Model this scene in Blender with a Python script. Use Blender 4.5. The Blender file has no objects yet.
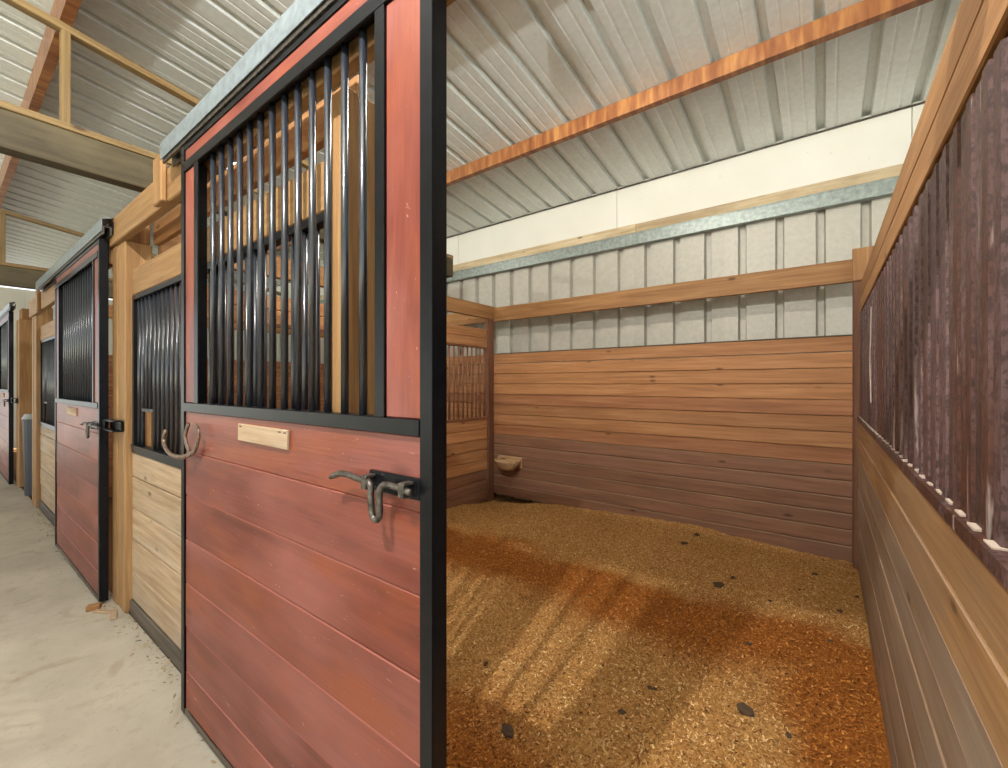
import bpy, bmesh, math, random
import numpy as np
from mathutils import Vector, Matrix

random.seed(7)
rng = np.random.default_rng(7)
S = bpy.context.scene
C = S.collection

# ------------------------------------------------------------------ camera
cam_d = bpy.data.cameras.new('camera')
cam_d.sensor_width = 36.0
cam_d.lens = 36.0 * 428.5 / 1008.0
cam_d.clip_start = 0.02
cam = bpy.data.objects.new('camera', cam_d)
C.objects.link(cam)
cam.location = (0.0, 0.0, 1.35)
cam.rotation_euler = (math.radians(90.0), 0.0, math.atan2(428.5, 572.0))
S.camera = cam

# ------------------------------------------------------------------ sky, sun, exposure
W = bpy.data.worlds.new('sky')
S.world = W
W.use_nodes = True
bg = W.node_tree.nodes['Background']
bg.inputs['Color'].default_value = (0.90, 0.95, 1.0, 1)
bg.inputs['Strength'].default_value = 1.05

sun_d = bpy.data.lights.new('sun', 'SUN')
sun_d.energy = 13.0
sun_d.angle = math.radians(0.6)
sun_d.color = (1.0, 0.97, 0.93)
sun = bpy.data.objects.new('sun', sun_d)
C.objects.link(sun)
sun.location = (-4, -20, 20)
sun.rotation_euler = (math.radians(33), 0, math.radians(-14))   # high sun over the open side of the barn

S.view_settings.view_transform = 'Standard'
S.view_settings.look = 'None'
S.view_settings.gamma = 1.0
S.view_settings.use_curve_mapping = False
S.view_settings.exposure = 0.62
try:
    S.cycles.use_denoising = True
    S.cycles.max_bounces = 10
    S.cycles.diffuse_bounces = 6
    S.cycles.sample_clamp_indirect = 8.0
except Exception:
    pass

# ------------------------------------------------------------------ materials
def lin(r, g, b):
    def f(c):
        c /= 255.0
        return c / 12.92 if c <= 0.04045 else ((c + 0.055) / 1.055) ** 2.4
    return (f(r), f(g), f(b), 1.0)

class NT:
    def __init__(self, name):
        m = bpy.data.materials.new(name)
        m.use_nodes = True
        self.m = m
        self.t = m.node_tree
        self.b = self.t.nodes['Principled BSDF']
    def n(self, typ, **kw):
        nd = self.t.nodes.new(typ)
        for k, v in kw.items():
            setattr(nd, k, v)
        return nd
    def l(self, a, b):
        self.t.links.new(a, b)
    def mapping(self, scale, coord='Object', rand=True):
        tc = self.n('ShaderNodeTexCoord')
        src = tc.outputs[coord]
        if rand:
            oi = self.n('ShaderNodeObjectInfo')
            mu = self.n('ShaderNodeMath', operation='MULTIPLY')
            mu.inputs[1].default_value = 61.0
            self.l(oi.outputs['Random'], mu.inputs[0])
            ad = self.n('ShaderNodeVectorMath', operation='ADD')
            self.l(src, ad.inputs[0]); self.l(mu.outputs[0], ad.inputs[1])
            src = ad.outputs[0]
        mp = self.n('ShaderNodeMapping')
        mp.inputs['Scale'].default_value = scale
        self.l(src, mp.inputs['Vector'])
        return mp.outputs[0]
    def noise(self, vec, scale, detail=5, rough=0.55, dist=0.0):
        nd = self.n('ShaderNodeTexNoise')
        nd.inputs['Scale'].default_value = scale
        nd.inputs['Detail'].default_value = detail
        nd.inputs['Roughness'].default_value = rough
        nd.inputs['Distortion'].default_value = dist
        if vec is not None:
            self.l(vec, nd.inputs['Vector'])
        return nd.outputs['Fac']
    def ramp(self, fac, stops, interp='LINEAR'):
        nd = self.n('ShaderNodeValToRGB')
        cr = nd.color_ramp
        cr.interpolation = interp
        while len(cr.elements) < len(stops):
            cr.elements.new(0.5)
        for e, (p, c) in zip(cr.elements, stops):
            e.position = p
            e.color = c if len(c) == 4 else (*c, 1)
        self.l(fac, nd.inputs['Fac'])
        return nd.outputs['Color']
    def mix(self, fac, a, b, mode='MIX'):
        nd = self.n('ShaderNodeMix', data_type='RGBA', blend_type=mode)
        for sock, v in ((nd.inputs[0], fac), (nd.inputs[6], a), (nd.inputs[7], b)):
            if isinstance(v, (int, float)):
                sock.default_value = v
            elif isinstance(v, tuple):
                sock.default_value = v
            else:
                self.l(v, sock)
        return nd.outputs[2]
    def bump(self, h, strength, dist=0.01):
        nd = self.n('ShaderNodeBump')
        nd.inputs['Strength'].default_value = strength
        nd.inputs['Distance'].default_value = dist
        self.l(h, nd.inputs['Height'])
        self.l(nd.outputs[0], self.b.inputs['Normal'])
    def randval(self, col, var, hue=0.0):
        oi = self.n('ShaderNodeObjectInfo')
        mr = self.n('ShaderNodeMapRange')
        mr.inputs['To Min'].default_value = 1 - var
        mr.inputs['To Max'].default_value = 1 + var
        self.l(oi.outputs['Random'], mr.inputs['Value'])
        hs = self.n('ShaderNodeHueSaturation')
        self.l(mr.outputs[0], hs.inputs['Value'])
        self.l(col, hs.inputs['Color'])
        return hs.outputs[0]
    def out(self, col, rough=0.6, metal=0.0, spec=0.5):
        if isinstance(col, tuple):
            self.b.inputs['Base Color'].default_value = col
        else:
            self.l(col, self.b.inputs['Base Color'])
        if isinstance(rough, (int, float)):
            self.b.inputs['Roughness'].default_value = rough
        else:
            self.l(rough, self.b.inputs['Roughness'])
        self.b.inputs['Metallic'].default_value = metal
        self.b.inputs['Specular IOR Level'].default_value = spec
        return self.m

K0, K1 = (0, 0, 0, 1), (1, 1, 1, 1)

def wood(name, light, mid, dark, knot=(40, 22, 12), var=0.12, rough=0.62, spec=0.35, stain=None, stain_amt=0.5, knots=True, bump=0.25):
    t = NT(name)
    v = t.mapping((0.6, 12, 12))
    g = t.noise(v, 2.2, 6, 0.55, 0.6)
    vf = t.mapping((1.5, 60, 60))
    gf = t.noise(vf, 3.0, 3, 0.6)
    col = t.ramp(g, [(0.22, lin(*dark)), (0.50, lin(*mid)), (0.78, lin(*light))])
    fine = t.ramp(gf, [(0.32, (0.72, 0.70, 0.66, 1)), (0.62, K1)])
    col = t.mix(0.75, col, fine, 'MULTIPLY')
    if stain:
        s = t.noise(t.mapping((0.9, 2.2, 2.2)), 1.7, 4, 0.6)
        f = t.ramp(s, [(0.45, K0), (0.68, (stain_amt,) * 3 + (1,))])
        col = t.mix(f, col, lin(*stain))
    if knots:
        vo = t.n('ShaderNodeTexVoronoi')
        vo.inputs['Scale'].default_value = 0.9
        t.l(t.mapping((2.6, 6.5, 6.5)), vo.inputs['Vector'])
        k = t.ramp(vo.outputs['Distance'], [(0.04, (0.7,) * 3 + (1,)), (0.10, K0)])
        col = t.mix(k, col, lin(*knot))
    col = t.randval(col, var)
    t.bump(gf, bump, 0.003)
    return t.out(col, rough, 0, spec)

M = {}
M['stall_wood'] = wood('golden stall board', (200, 150, 104), (178, 126, 82), (146, 98, 62), var=0.13)
M['stall_wood_red'] = wood('reddish stall board', (186, 134, 94), (162, 110, 74), (130, 84, 54), var=0.12)
M['stall_wood_dark'] = wood('scuffed dark stall board', (160, 118, 92), (138, 98, 74), (110, 76, 56), var=0.12, stain=(122, 92, 76), stain_amt=0.6)
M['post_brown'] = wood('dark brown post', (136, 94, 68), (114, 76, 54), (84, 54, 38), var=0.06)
M['beam_gold'] = wood('golden beam', (182, 138, 90), (158, 114, 70), (130, 90, 54), var=0.07)
M['beam_tan'] = wood('tan new beam', (180, 144, 98), (158, 120, 77), (129, 92, 57), var=0.08)
M['truss_olive'] = wood('weathered olive beam', (88, 78, 54), (72, 62, 42), (52, 45, 30), var=0.07, stain=(112, 102, 72))
M['truss_light'] = wood('pale truss strip', (154, 130, 88), (134, 110, 70), (108, 86, 52), var=0.07)
M['pale_board'] = wood('pale weathered board', (200, 176, 146), (178, 150, 118), (144, 116, 88), var=0.15, stain=(176, 164, 150))
M['ledger'] = wood('dusty ledger board', (222, 206, 176), (204, 184, 148), (168, 142, 104), var=0.05, stain=(150, 128, 96), stain_amt=0.7)
M['right_board'] = wood('grey worn partition board', (168, 146, 120), (146, 122, 98), (116, 94, 74), var=0.10, stain=(140, 126, 114), stain_amt=0.8)
M['right_board_gold'] = wood('golden worn partition board', (180, 140, 94), (154, 116, 76), (118, 84, 54), var=0.08, stain=(138, 116, 94), stain_amt=0.5)
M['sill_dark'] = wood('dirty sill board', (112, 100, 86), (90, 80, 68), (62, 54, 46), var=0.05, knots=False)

def red_paint():
    t = NT('barn red painted board')
    v = t.mapping((0.5, 6, 6))
    g = t.noise(v, 2.2, 6, 0.6, 0.8)
    col = t.ramp(g, [(0.30, lin(90, 36, 25)), (0.5, lin(115, 52, 39)), (0.70, lin(134, 70, 55))])
    p = t.noise(t.mapping((0.8, 1.6, 1.6)), 1.9, 3, 0.5)
    col = t.mix(t.ramp(p, [(0.46, K0), (0.66, (0.7, 0.7, 0.7, 1))]), col, lin(156, 92, 82))
    o = t.noise(t.mapping((0.7, 2.4, 2.4)), 2.7, 4, 0.55)
    col = t.mix(t.ramp(o, [(0.50, K0), (0.68, (0.7, 0.7, 0.7, 1))]), col, lin(146, 72, 38))
    sc = t.noise(t.mapping((9, 34, 34)), 2.3, 2, 0.5, 2.0)
    col = t.mix(t.ramp(sc, [(0.72, K0), (0.76, (0.6, 0.6, 0.6, 1))]), col, lin(214, 168, 140))
    gf = t.noise(t.mapping((1.5, 50, 50)), 3.0, 3, 0.6)
    col = t.mix(0.55, col, t.ramp(gf, [(0.3, (0.78, 0.74, 0.72, 1)), (0.6, K1)]), 'MULTIPLY')
    vo = t.n('ShaderNodeTexVoronoi')
    vo.inputs['Scale'].default_value = 1.0
    t.l(t.mapping((2.4, 6.0, 6.0)), vo.inputs['Vector'])
    col = t.mix(t.ramp(vo.outputs['Distance'], [(0.05, (0.6,) * 3 + (1,)), (0.12, K0)]), col, lin(84, 40, 32))
    col = t.randval(col, 0.08)
    t.bump(gf, 0.18, 0.003)
    return t.out(col, 0.42, 0, 0.5)
M['red'] = red_paint()
M['red_edge'] = NT('worn pale red edge').out(lin(146, 84, 70), 0.6, 0, 0.4)
M['dust_edge'] = NT('dusty board edge').out(lin(150, 122, 98), 0.8, 0, 0.2)

def black_metal():
    t = NT('glossy black painted steel')
    g = t.noise(t.mapping((6, 6, 6)), 5, 4, 0.6)
    col = t.ramp(g, [(0.3, lin(10, 11, 14)), (0.7, lin(19, 20, 24))])
    wn = t.noise(t.mapping((40, 40, 40)), 4, 2, 0.5)
    col = t.mix(t.ramp(wn, [(0.74, K0), (0.80, (0.3, 0.3, 0.3, 1))]), col, lin(110, 108, 102))
    r = 0.34
    return t.out(col, r, 0.0, 0.22)
M['black'] = black_metal()

def bar_black():
    t = NT('glossy black bar')
    g = t.noise(t.mapping((1, 1, 0.2)), 30, 3, 0.6)
    col = t.ramp(g, [(0.3, lin(24, 26, 32)), (0.7, lin(44, 48, 56))])
    return t.out(col, 0.28, 0.0, 0.8)
M['bar_black'] = bar_black()

def worn_iron():
    t = NT('worn grey iron')
    g = t.noise(t.mapping((12, 12, 12)), 6, 4, 0.6)
    col = t.ramp(g, [(0.3, lin(52, 50, 48)), (0.7, lin(116, 108, 98))])
    t.bump(g, 0.2, 0.002)
    return t.out(col, 0.42, 0.65, 0.5)
M['iron'] = worn_iron()

def horseshoe_iron():
    t = NT('brown rusted iron')
    g = t.noise(t.mapping((14, 14, 14)), 6, 4, 0.6)
    col = t.ramp(g, [(0.3, lin(70, 54, 44)), (0.7, lin(140, 116, 94))])
    return t.out(col, 0.45, 0.4, 0.5)
M['shoe'] = horseshoe_iron()

def galv(name, a, b, rough, metal, streak=True):
    t = NT(name)
    v = t.mapping((1, 1, 1), rand=True)
    s = t.noise(v, 26, 3, 0.6)
    vs = t.mapping((16, 0.5, 0.5))
    st = t.noise(vs, 2.0, 5, 0.6)
    col = t.ramp(s, [(0.3, lin(*a)), (0.7, lin(*b))])
    if streak:
        col = t.mix(0.6, col, t.ramp(st, [(0.3, (0.80, 0.79, 0.77, 1)), (0.65, K1)]), 'MULTIPLY')
    col = t.randval(col, 0.025)
    return t.out(col, rough, metal, 0.5)
M['roof'] = galv('zinc roof sheet', (212, 217, 213), (224, 229, 226), 0.42, 0.15, False)
M['siding'] = galv('cream grey wall sheet', (174, 170, 158), (186, 182, 170), 0.5, 0.05, False)
M['cover'] = galv('blue grey track steel', (106, 114, 118), (136, 146, 150), 0.42, 0.2, False)
M['galv'] = galv('spangled galvanised steel', (122, 132, 128), (160, 170, 164), 0.42, 0.3, False)

def white_liner():
    t = NT('white liner panel')
    g = t.noise(t.mapping((1, 1, 1)), 1.3, 4, 0.5)
    col = t.ramp(g, [(0.3, lin(216, 214, 203)), (0.7, lin(228, 226, 218))])
    sp = t.noise(t.mapping((9, 9, 14)), 3, 2, 0.5)
    col = t.mix(t.ramp(sp, [(0.74, K0), (0.78, (0.5, 0.5, 0.5, 1))]), col, lin(170, 154, 130))
    return t.out(col, 0.6, 0, 0.4)
M['white'] = white_liner()

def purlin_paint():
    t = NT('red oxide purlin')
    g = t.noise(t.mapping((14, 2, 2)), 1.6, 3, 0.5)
    col = t.ramp(g, [(0.3, lin(126, 74, 42)), (0.5, lin(152, 96, 56)), (0.7, lin(186, 132, 78))])  # paler dapples paint in the reflection of the roof ribs
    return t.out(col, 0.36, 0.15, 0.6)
M['purlin'] = purlin_paint()

def rust():
    t = NT('rusted purple brown corrugated sheet')
    a = t.noise(t.mapping((1.0, 1.0, 0.22)), 5.0, 6, 0.65, 0.5)
    col = t.ramp(a, [(0.30, lin(58, 38, 32)), (0.46, lin(92, 68, 64)), (0.60, lin(116, 92, 92)), (0.78, lin(84, 54, 42))])
    b = t.noise(t.mapping((1, 1.6, 0.3)), 1.8, 5, 0.6, 0.4)
    col = t.mix(t.ramp(b, [(0.48, K0), (0.58, (0.9, 0.9, 0.9, 1))]), col, lin(82, 44, 26))
    fl = t.noise(t.mapping((1, 1, 0.7)), 85, 6, 0.75)
    col = t.mix(t.ramp(fl, [(0.46, K0), (0.56, (0.8, 0.8, 0.8, 1))]), col, lin(50, 30, 24))
    w = t.noise(t.mapping((1, 1, 0.14)), 26, 4, 0.6, 0.8)
    col = t.mix(t.ramp(w, [(0.63, K0), (0.69, (0.6, 0.6, 0.6, 1))]), col, lin(176, 158, 150))
    t.bump(fl, 0.7, 0.004)
    return t.out(col, 0.55, 0.1, 0.4)
M['rust'] = rust()
M['rust_bar'] = NT('brown rusted bar').out(lin(128, 84, 60), 0.55, 0.2, 0.5)
M['dust'] = NT('pale shavings dust').out(lin(190, 172, 156), 0.9, 0, 0.2)

def concrete():
    t = NT('swept aisle concrete')
    tc = t.n('ShaderNodeTexCoord')
    v = tc.outputs['Object']
    a = t.noise(v, 1.4, 6, 0.6)
    col = t.ramp(a, [(0.3, lin(160, 150, 134)), (0.7, lin(190, 181, 164))])
    b = t.noise(v, 14, 4, 0.6)
    col = t.mix(t.ramp(b, [(0.55, K0), (0.75, (0.35, 0.35, 0.35, 1))]), col, lin(142, 128, 108))
    c = t.noise(v, 70, 3, 0.6)
    col = t.mix(t.ramp(c, [(0.62, K0), (0.72, (0.5, 0.5, 0.5, 1))]), col, lin(128, 114, 94))
    c2 = t.noise(v, 5, 5, 0.65, 0.8)
    col = t.mix(t.ramp(c2, [(0.56, K0), (0.70, (0.5, 0.5, 0.5, 1))]), col, lin(148, 130, 106))
    t.bump(b, 0.12, 0.01)
    return t.out(col, 0.75, 0, 0.35)
M['concrete'] = concrete()
M['earth'] = NT('pale outdoor ground').out(lin(182, 184, 164), 0.9, 0, 0.2)
M['dirt'] = NT('packed stall dirt').out(lin(120, 88, 58), 0.95, 0, 0.15)

def damp_and_shade(t):
    """Mask of damp shavings (across the stall, along the rusty partition) and painted door shade."""
    tc = t.n('ShaderNodeTexCoord')
    v = tc.outputs['Object']
    nz = t.n('ShaderNodeTexNoise'); nz.inputs['Scale'].default_value = 1.6; nz.inputs['Detail'].default_value = 4
    t.l(v, nz.inputs['Vector'])
    sc = t.n('ShaderNodeVectorMath', operation='MULTIPLY_ADD')
    t.l(nz.outputs['Color'], sc.inputs[0]); sc.inputs[1].default_value = (0.7, 0.7, 0); t.l(v, sc.inputs[2])
    sx = t.n('ShaderNodeSeparateXYZ'); t.l(sc.outputs[0], sx.inputs[0])
    def span(sock, a, b, c, d):
        u = t.n('ShaderNodeMapRange', interpolation_type='SMOOTHSTEP'); u.inputs['From Min'].default_value = a; u.inputs['From Max'].default_value = b
        t.l(sock, u.inputs['Value'])
        w = t.n('ShaderNodeMapRange', interpolation_type='SMOOTHSTEP'); w.inputs['From Min'].default_value = c; w.inputs['From Max'].default_value = d
        w.inputs['To Min'].default_value = 1; w.inputs['To Max'].default_value = 0
        t.l(sock, w.inputs['Value'])
        m = t.n('ShaderNodeMath', operation='MULTIPLY'); t.l(u.outputs[0], m.inputs[0]); t.l(w.outputs[0], m.inputs[1])
        return m.outputs[0]
    a = span(sx.outputs['Y'], 2.45, 2.85, 3.15, 3.4)
    bx_ = span(sx.outputs['X'], 0.12, 0.32, 2, 3)
    by_ = span(sx.outputs['Y'], 0.3, 0.6, 2.9, 3.3)
    m = t.n('ShaderNodeMath', operation='MULTIPLY'); t.l(bx_, m.inputs[0]); t.l(by_, m.inputs[1])
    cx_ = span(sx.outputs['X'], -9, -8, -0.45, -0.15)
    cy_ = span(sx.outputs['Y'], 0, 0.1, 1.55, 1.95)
    m2 = t.n('ShaderNodeMath', operation='MULTIPLY'); t.l(cx_, m2.inputs[0]); t.l(cy_, m2.inputs[1])  # front-left patch: the near door's shade painted into the shavings' colour
    mx = t.n('ShaderNodeMath', operation='MAXIMUM'); t.l(a, mx.inputs[0]); t.l(m.outputs[0], mx.inputs[1])
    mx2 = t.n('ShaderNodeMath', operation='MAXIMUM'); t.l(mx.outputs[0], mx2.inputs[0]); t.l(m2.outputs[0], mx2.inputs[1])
    return v, mx2.outputs[0]

def bedding_mat():
    t = NT('pine shaving bedding')
    v, damp_shade = damp_and_shade(t)
    a = t.noise(v, 90, 4, 0.7)
    col = t.ramp(a, [(0.30, lin(124, 80, 36)), (0.5, lin(178, 130, 72)), (0.68, lin(206, 164, 102))])
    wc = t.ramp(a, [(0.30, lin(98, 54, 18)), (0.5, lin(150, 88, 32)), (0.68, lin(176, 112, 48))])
    col = t.mix(damp_shade, col, wc)
    d = t.noise(v, 34, 3, 0.6)
    col = t.mix(t.ramp(d, [(0.64, K0), (0.70, (0.6, 0.6, 0.6, 1))]), col, lin(92, 64, 36))
    t.bump(a, 0.7, 0.012)
    return t.out(col, 0.9, 0, 0.2)
M['bedding'] = bedding_mat()

def flake_mat():
    t = NT('curled pine shavings')
    v, damp_shade = damp_and_shade(t)
    g = t.n('ShaderNodeNewGeometry')
    rp = g.outputs['Random Per Island']
    dry = t.ramp(rp, [(0.0, lin(80, 54, 30)), (0.12, lin(152, 102, 48)), (0.45, lin(190, 140, 78)), (0.78, lin(210, 168, 106)), (1.0, lin(234, 204, 152))])
    damp = t.ramp(rp, [(0.0, lin(72, 42, 16)), (0.12, lin(130, 74, 24)), (0.45, lin(162, 96, 34)), (0.78, lin(184, 118, 50)), (1.0, lin(208, 150, 80))])  # also colours the painted door shade at front left
    return t.out(t.mix(damp_shade, dry, damp), 0.85, 0, 0.2)
M['flake'] = flake_mat()
def flake_dry():
    t = NT('dry pale shavings')
    g = t.n('ShaderNodeNewGeometry')
    return t.out(t.ramp(g.outputs['Random Per Island'], [(0.0, lin(110, 92, 70)), (1.0, lin(196, 172, 134))]), 0.9, 0, 0.2)
M['flake_dry'] = flake_dry()
M['clod'] = NT('dark damp clod').out(lin(82, 64, 48), 0.9, 0, 0.3)
M['bin'] = NT('dark grey plastic').out(lin(58, 60, 66), 0.5, 0, 0.5)
M['bowl'] = wood('dusty cast bowl', (206, 176, 136), (178, 144, 104), (136, 102, 70), knots=False, var=0.0)
M['bowl'].name = 'dusty cast bowl'
M['lamp_house'] = NT('grey lamp housing').out(lin(150, 152, 154), 0.4, 0.6, 0.5)
def glow(name, col, s):
    t = NT(name)
    t.b.inputs['Emission Color'].default_value = col
    t.b.inputs['Emission Strength'].default_value = s
    return t.out(col, 0.4)
M['lamp_glow'] = glow('lit lamp diffuser', (1.0, 0.96, 0.9, 1), 12)
M['bulb_glow'] = glow('lit warm bulb', (1.0, 0.86, 0.62, 1), 30)

# ------------------------------------------------------------------ builders
MESH = {}

def tag(o, label=None, cat=None, group=None, kind=None):
    if label: o['label'] = label
    if cat: o['category'] = cat
    if group: o['group'] = group
    if kind: o['kind'] = kind
    return o

def root(name, loc, label=None, cat=None, group=None, kind=None):
    o = bpy.data.objects.new(name, None)
    o.empty_display_size = 0.1
    o.location = loc
    C.objects.link(o)
    return tag(o, label, cat, group, kind)

def wpos(o):
    p = Vector(o.location)
    q = o.parent
    while q:
        p = p + q.location if q.rotation_euler.to_quaternion().angle < 1e-6 else q.matrix_basis @ p
        q = q.parent
    return p

def attach(o, parent):
    """o.location / rotation are world values; parents are unrotated Empties or meshes."""
    C.objects.link(o)
    if parent is not None:
        wm = parent.get('_wm')
        pw = world_matrix(parent)
        lm = pw.inverted() @ o.matrix_basis
        o.parent = parent
        o.matrix_parent_inverse = Matrix.Identity(4)
        o.matrix_basis = lm
    return o

def world_matrix(o):
    m = o.matrix_basis.copy()
    q = o.parent
    while q:
        m = q.matrix_basis @ m
        q = q.parent
    return m

def from_bm(name, bm, mat, parent=None, loc=(0, 0, 0), smooth=False):
    me = bpy.data.meshes.new(name)
    bm.normal_update()
    bm.to_mesh(me); bm.free()
    me.materials.append(mat)
    if smooth:
        for p in me.polygons: p.use_smooth = True
    o = bpy.data.objects.new(name, me)
    o.location = loc
    return attach(o, parent)

def bx(bm, lo, hi, bev=0.0):
    lo = Vector(lo); hi = Vector(hi)
    c = (lo + hi) / 2; d = hi - lo
    r = bmesh.ops.create_cube(bm, size=1.0, matrix=Matrix.Translation(c) @ Matrix.Diagonal((d.x, d.y, d.z, 1)))
    if bev > 0:
        es = list({e for v in r['verts'] for e in v.link_edges})
        bmesh.ops.bevel(bm, geom=es, offset=bev, segments=1, affect='EDGES', profile=0.5)

ROT = {'X': Matrix.Identity(3), 'Y': Matrix.Rotation(math.pi / 2, 3, 'Z'), 'Z': Matrix.Rotation(-math.pi / 2, 3, 'Y')}

def plank(name, parent, axis, lo, hi, mat, bev=0.004, jit=0.0, tilt=0.0, edge=None):
    """A timber whose local X is its grain; lo/hi are world corners; jit pushes it proud or back."""
    lo = Vector(lo); hi = Vector(hi)
    d = hi - lo; c = (lo + hi) / 2
    L = {'X': (d.x, d.y, d.z), 'Y': (d.y, d.x, d.z), 'Z': (d.z, d.y, d.x)}[axis]
    key = ('plank', tuple(round(v, 4) for v in L), mat.name, bev, edge and edge.name)
    me = MESH.get(key)
    if me is None:
        bm = bmesh.new()
        bx(bm, (-L[0] / 2, -L[1] / 2, -L[2] / 2), (L[0] / 2, L[1] / 2, L[2] / 2), min(bev, 0.3 * min(L)))
        me = bpy.data.meshes.new(name)
        bm.to_mesh(me); bm.free()
        me.materials.append(mat)
        if edge:
            me.materials.append(edge)
            for p in me.polygons:
                if p.normal.z > 0.3 and p.normal.z < 0.95: p.material_index = 1
        MESH[key] = me
    o = bpy.data.objects.new(name, me)
    m = ROT[axis].to_4x4()
    if tilt:
        m = Matrix.Rotation(tilt, 4, 'Y' if axis == 'X' else 'X') @ m
    o.matrix_basis = Matrix.Translation(c) @ m
    if jit:
        thin = min(range(3), key=lambda i: d[i])
        o.location[thin] += random.uniform(-jit, jit)
    return attach(o, parent)

def bar(name, parent, p0, p1, r, mat, seg=8):
    """A straight round rod, shared mesh for the same length."""
    p0 = Vector(p0); p1 = Vector(p1)
    L = (p1 - p0).length
    key = ('bar', round(L, 4), round(r, 4), mat.name, seg)
    me = MESH.get(key)
    if me is None:
        bm = bmesh.new()
        bmesh.ops.create_cone(bm, cap_ends=True, segments=seg, radius1=r, radius2=r, depth=L)
        me = bpy.data.meshes.new(name)
        bm.to_mesh(me); bm.free()
        for p in me.polygons: p.use_smooth = len(p.vertices) == 4
        me.materials.append(mat)
        MESH[key] = me
    o = bpy.data.objects.new(name, me)
    q = Vector((0, 0, 1)).rotation_difference(p1 - p0)
    o.matrix_basis = Matrix.Translation((p0 + p1) / 2) @ q.to_matrix().to_4x4()
    return attach(o, parent)

def tube(bm, pts, rad, seg=8, flat=1.0):
    """A rod swept along pts; rad number or list."""
    pts = [Vector(p) for p in pts]
    n = len(pts)
    rs = rad if isinstance(rad, (list, tuple)) else [rad] * n
    rings = []
    up = Vector((0, -1, 0.02)).normalized()
    for i, p in enumerate(pts):
        tg = (pts[min(i + 1, n - 1)] - pts[max(i - 1, 0)]).normalized()
        a = tg.cross(up)
        if a.length < 1e-4: a = tg.cross(Vector((1, 0, 0)))
        a.normalize(); b = a.cross(tg).normalized()
        rings.append([bm.verts.new(p + rs[i] * (math.cos(k * 2 * math.pi / seg) * a + flat * math.sin(k * 2 * math.pi / seg) * b)) for k in range(seg)])
    for i in range(n - 1):
        for k in range(seg):
            bm.faces.new((rings[i][k], rings[i][(k + 1) % seg], rings[i + 1][(k + 1) % seg], rings[i + 1][k]))
    bm.faces.new(rings[0][::-1]); bm.faces.new(rings[-1])

def spline(pts, n=6):
    out = []
    P = [Vector(p) for p in pts]
    for i in range(len(P) - 1):
        a = P[max(i - 1, 0)]; b = P[i]; c = P[i + 1]; d = P[min(i + 2, len(P) - 1)]
        for k in range(n):
            t = k / n
            out.append(0.5 * ((2 * b) + (c - a) * t + (2 * a - 5 * b + 4 * c - d) * t * t + (3 * b - a - 3 * c + d) * t ** 3))
    out.append(P[-1])
    return out

def extrude_profile(bm, prof, axis_from, axis_to, mapf):
    """prof: open polyline of (u, w); swept between two positions; mapf(u, w, s) -> xyz."""
    a = [bm.verts.new(mapf(u, w, axis_from)) for u, w in prof]
    b = [bm.verts.new(mapf(u, w, axis_to)) for u, w in prof]
    for i in range(len(prof) - 1):
        bm.faces.new((a[i], a[i + 1], b[i + 1], b[i]))

def closed_profile(bm, prof, s0, s1, mapf):
    a = [bm.verts.new(mapf(u, w, s0)) for u, w in prof]
    b = [bm.verts.new(mapf(u, w, s1)) for u, w in prof]
    n = len(prof)
    for i in range(n):
        bm.faces.new((a[i], a[(i + 1) % n], b[(i + 1) % n], b[i]))
    bm.faces.new(a[::-1]); bm.faces.new(b)
    bmesh.ops.recalc_face_normals(bm, faces=bm.faces)

# ------------------------------------------------------------------ dimensions (metres)
XL, XR = -3.27, 0.19            # inner faces of the stall's side partitions
YB = 4.15                       # face of the stall's back boards
YD = 0.609                      # face of the sliding doors
YS = 4.40                       # barn wall sheet
SLOPE, EAVE = 0.12, 3.43
RIDGE_Y = -1.4
X_END, X_FAR = 3.9, -14.2
def roof_z(y):
    return EAVE + SLOPE * (YS - y) if y >= RIDGE_Y else EAVE + SLOPE * (YS - RIDGE_Y) - SLOPE * (RIDGE_Y - y)
PITCH = 0.286

# ------------------------------------------------------------------ floor and ground
bm = bmesh.new()
bx(bm, (X_FAR - 2, -7.2, -0.15), (X_END + 1, 0.695, 0.0))
tag(from_bm('floor', bm, M['concrete'], None), 'pale swept concrete aisle floor', None, None, 'structure')
bm = bmesh.new()
bx(bm, (X_FAR - 2, 0.695, -0.25), (X_END + 1, YS + 0.1, -0.09))
tag(from_bm('floor', bm, M['dirt'], None), 'packed dirt base under the stalls', None, None, 'structure')
bm = bmesh.new()
bx(bm, (-70, -90, -0.35), (60, -7.2, -0.06))
tag(from_bm('ground', bm, M['earth'], None), 'bright sunlit ground outside the open barn side', None, None, 'structure')

# ------------------------------------------------------------------ roof sheets
def rib_profile(n, h=0.045, minor=True):
    out = []
    for k in range(n):
        c = (k + 0.5) * PITCH
        out += [(c - 0.034, 0), (c - 0.022, h), (c + 0.022, h), (c + 0.034, 0)]
        for f in ((1 / 3, 2 / 3) if minor else ()):
            m = c + f * PITCH
            if k < n - 1 or True:
                out += [(m - 0.012, 0), (m - 0.006, 0.004), (m + 0.006, 0.004), (m + 0.012, 0)]
    return sorted([(0, 0)] + [p for p in out if p[0] < n * PITCH - 0.001] + [(n * PITCH, 0)], key=lambda p: p[0])

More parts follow.
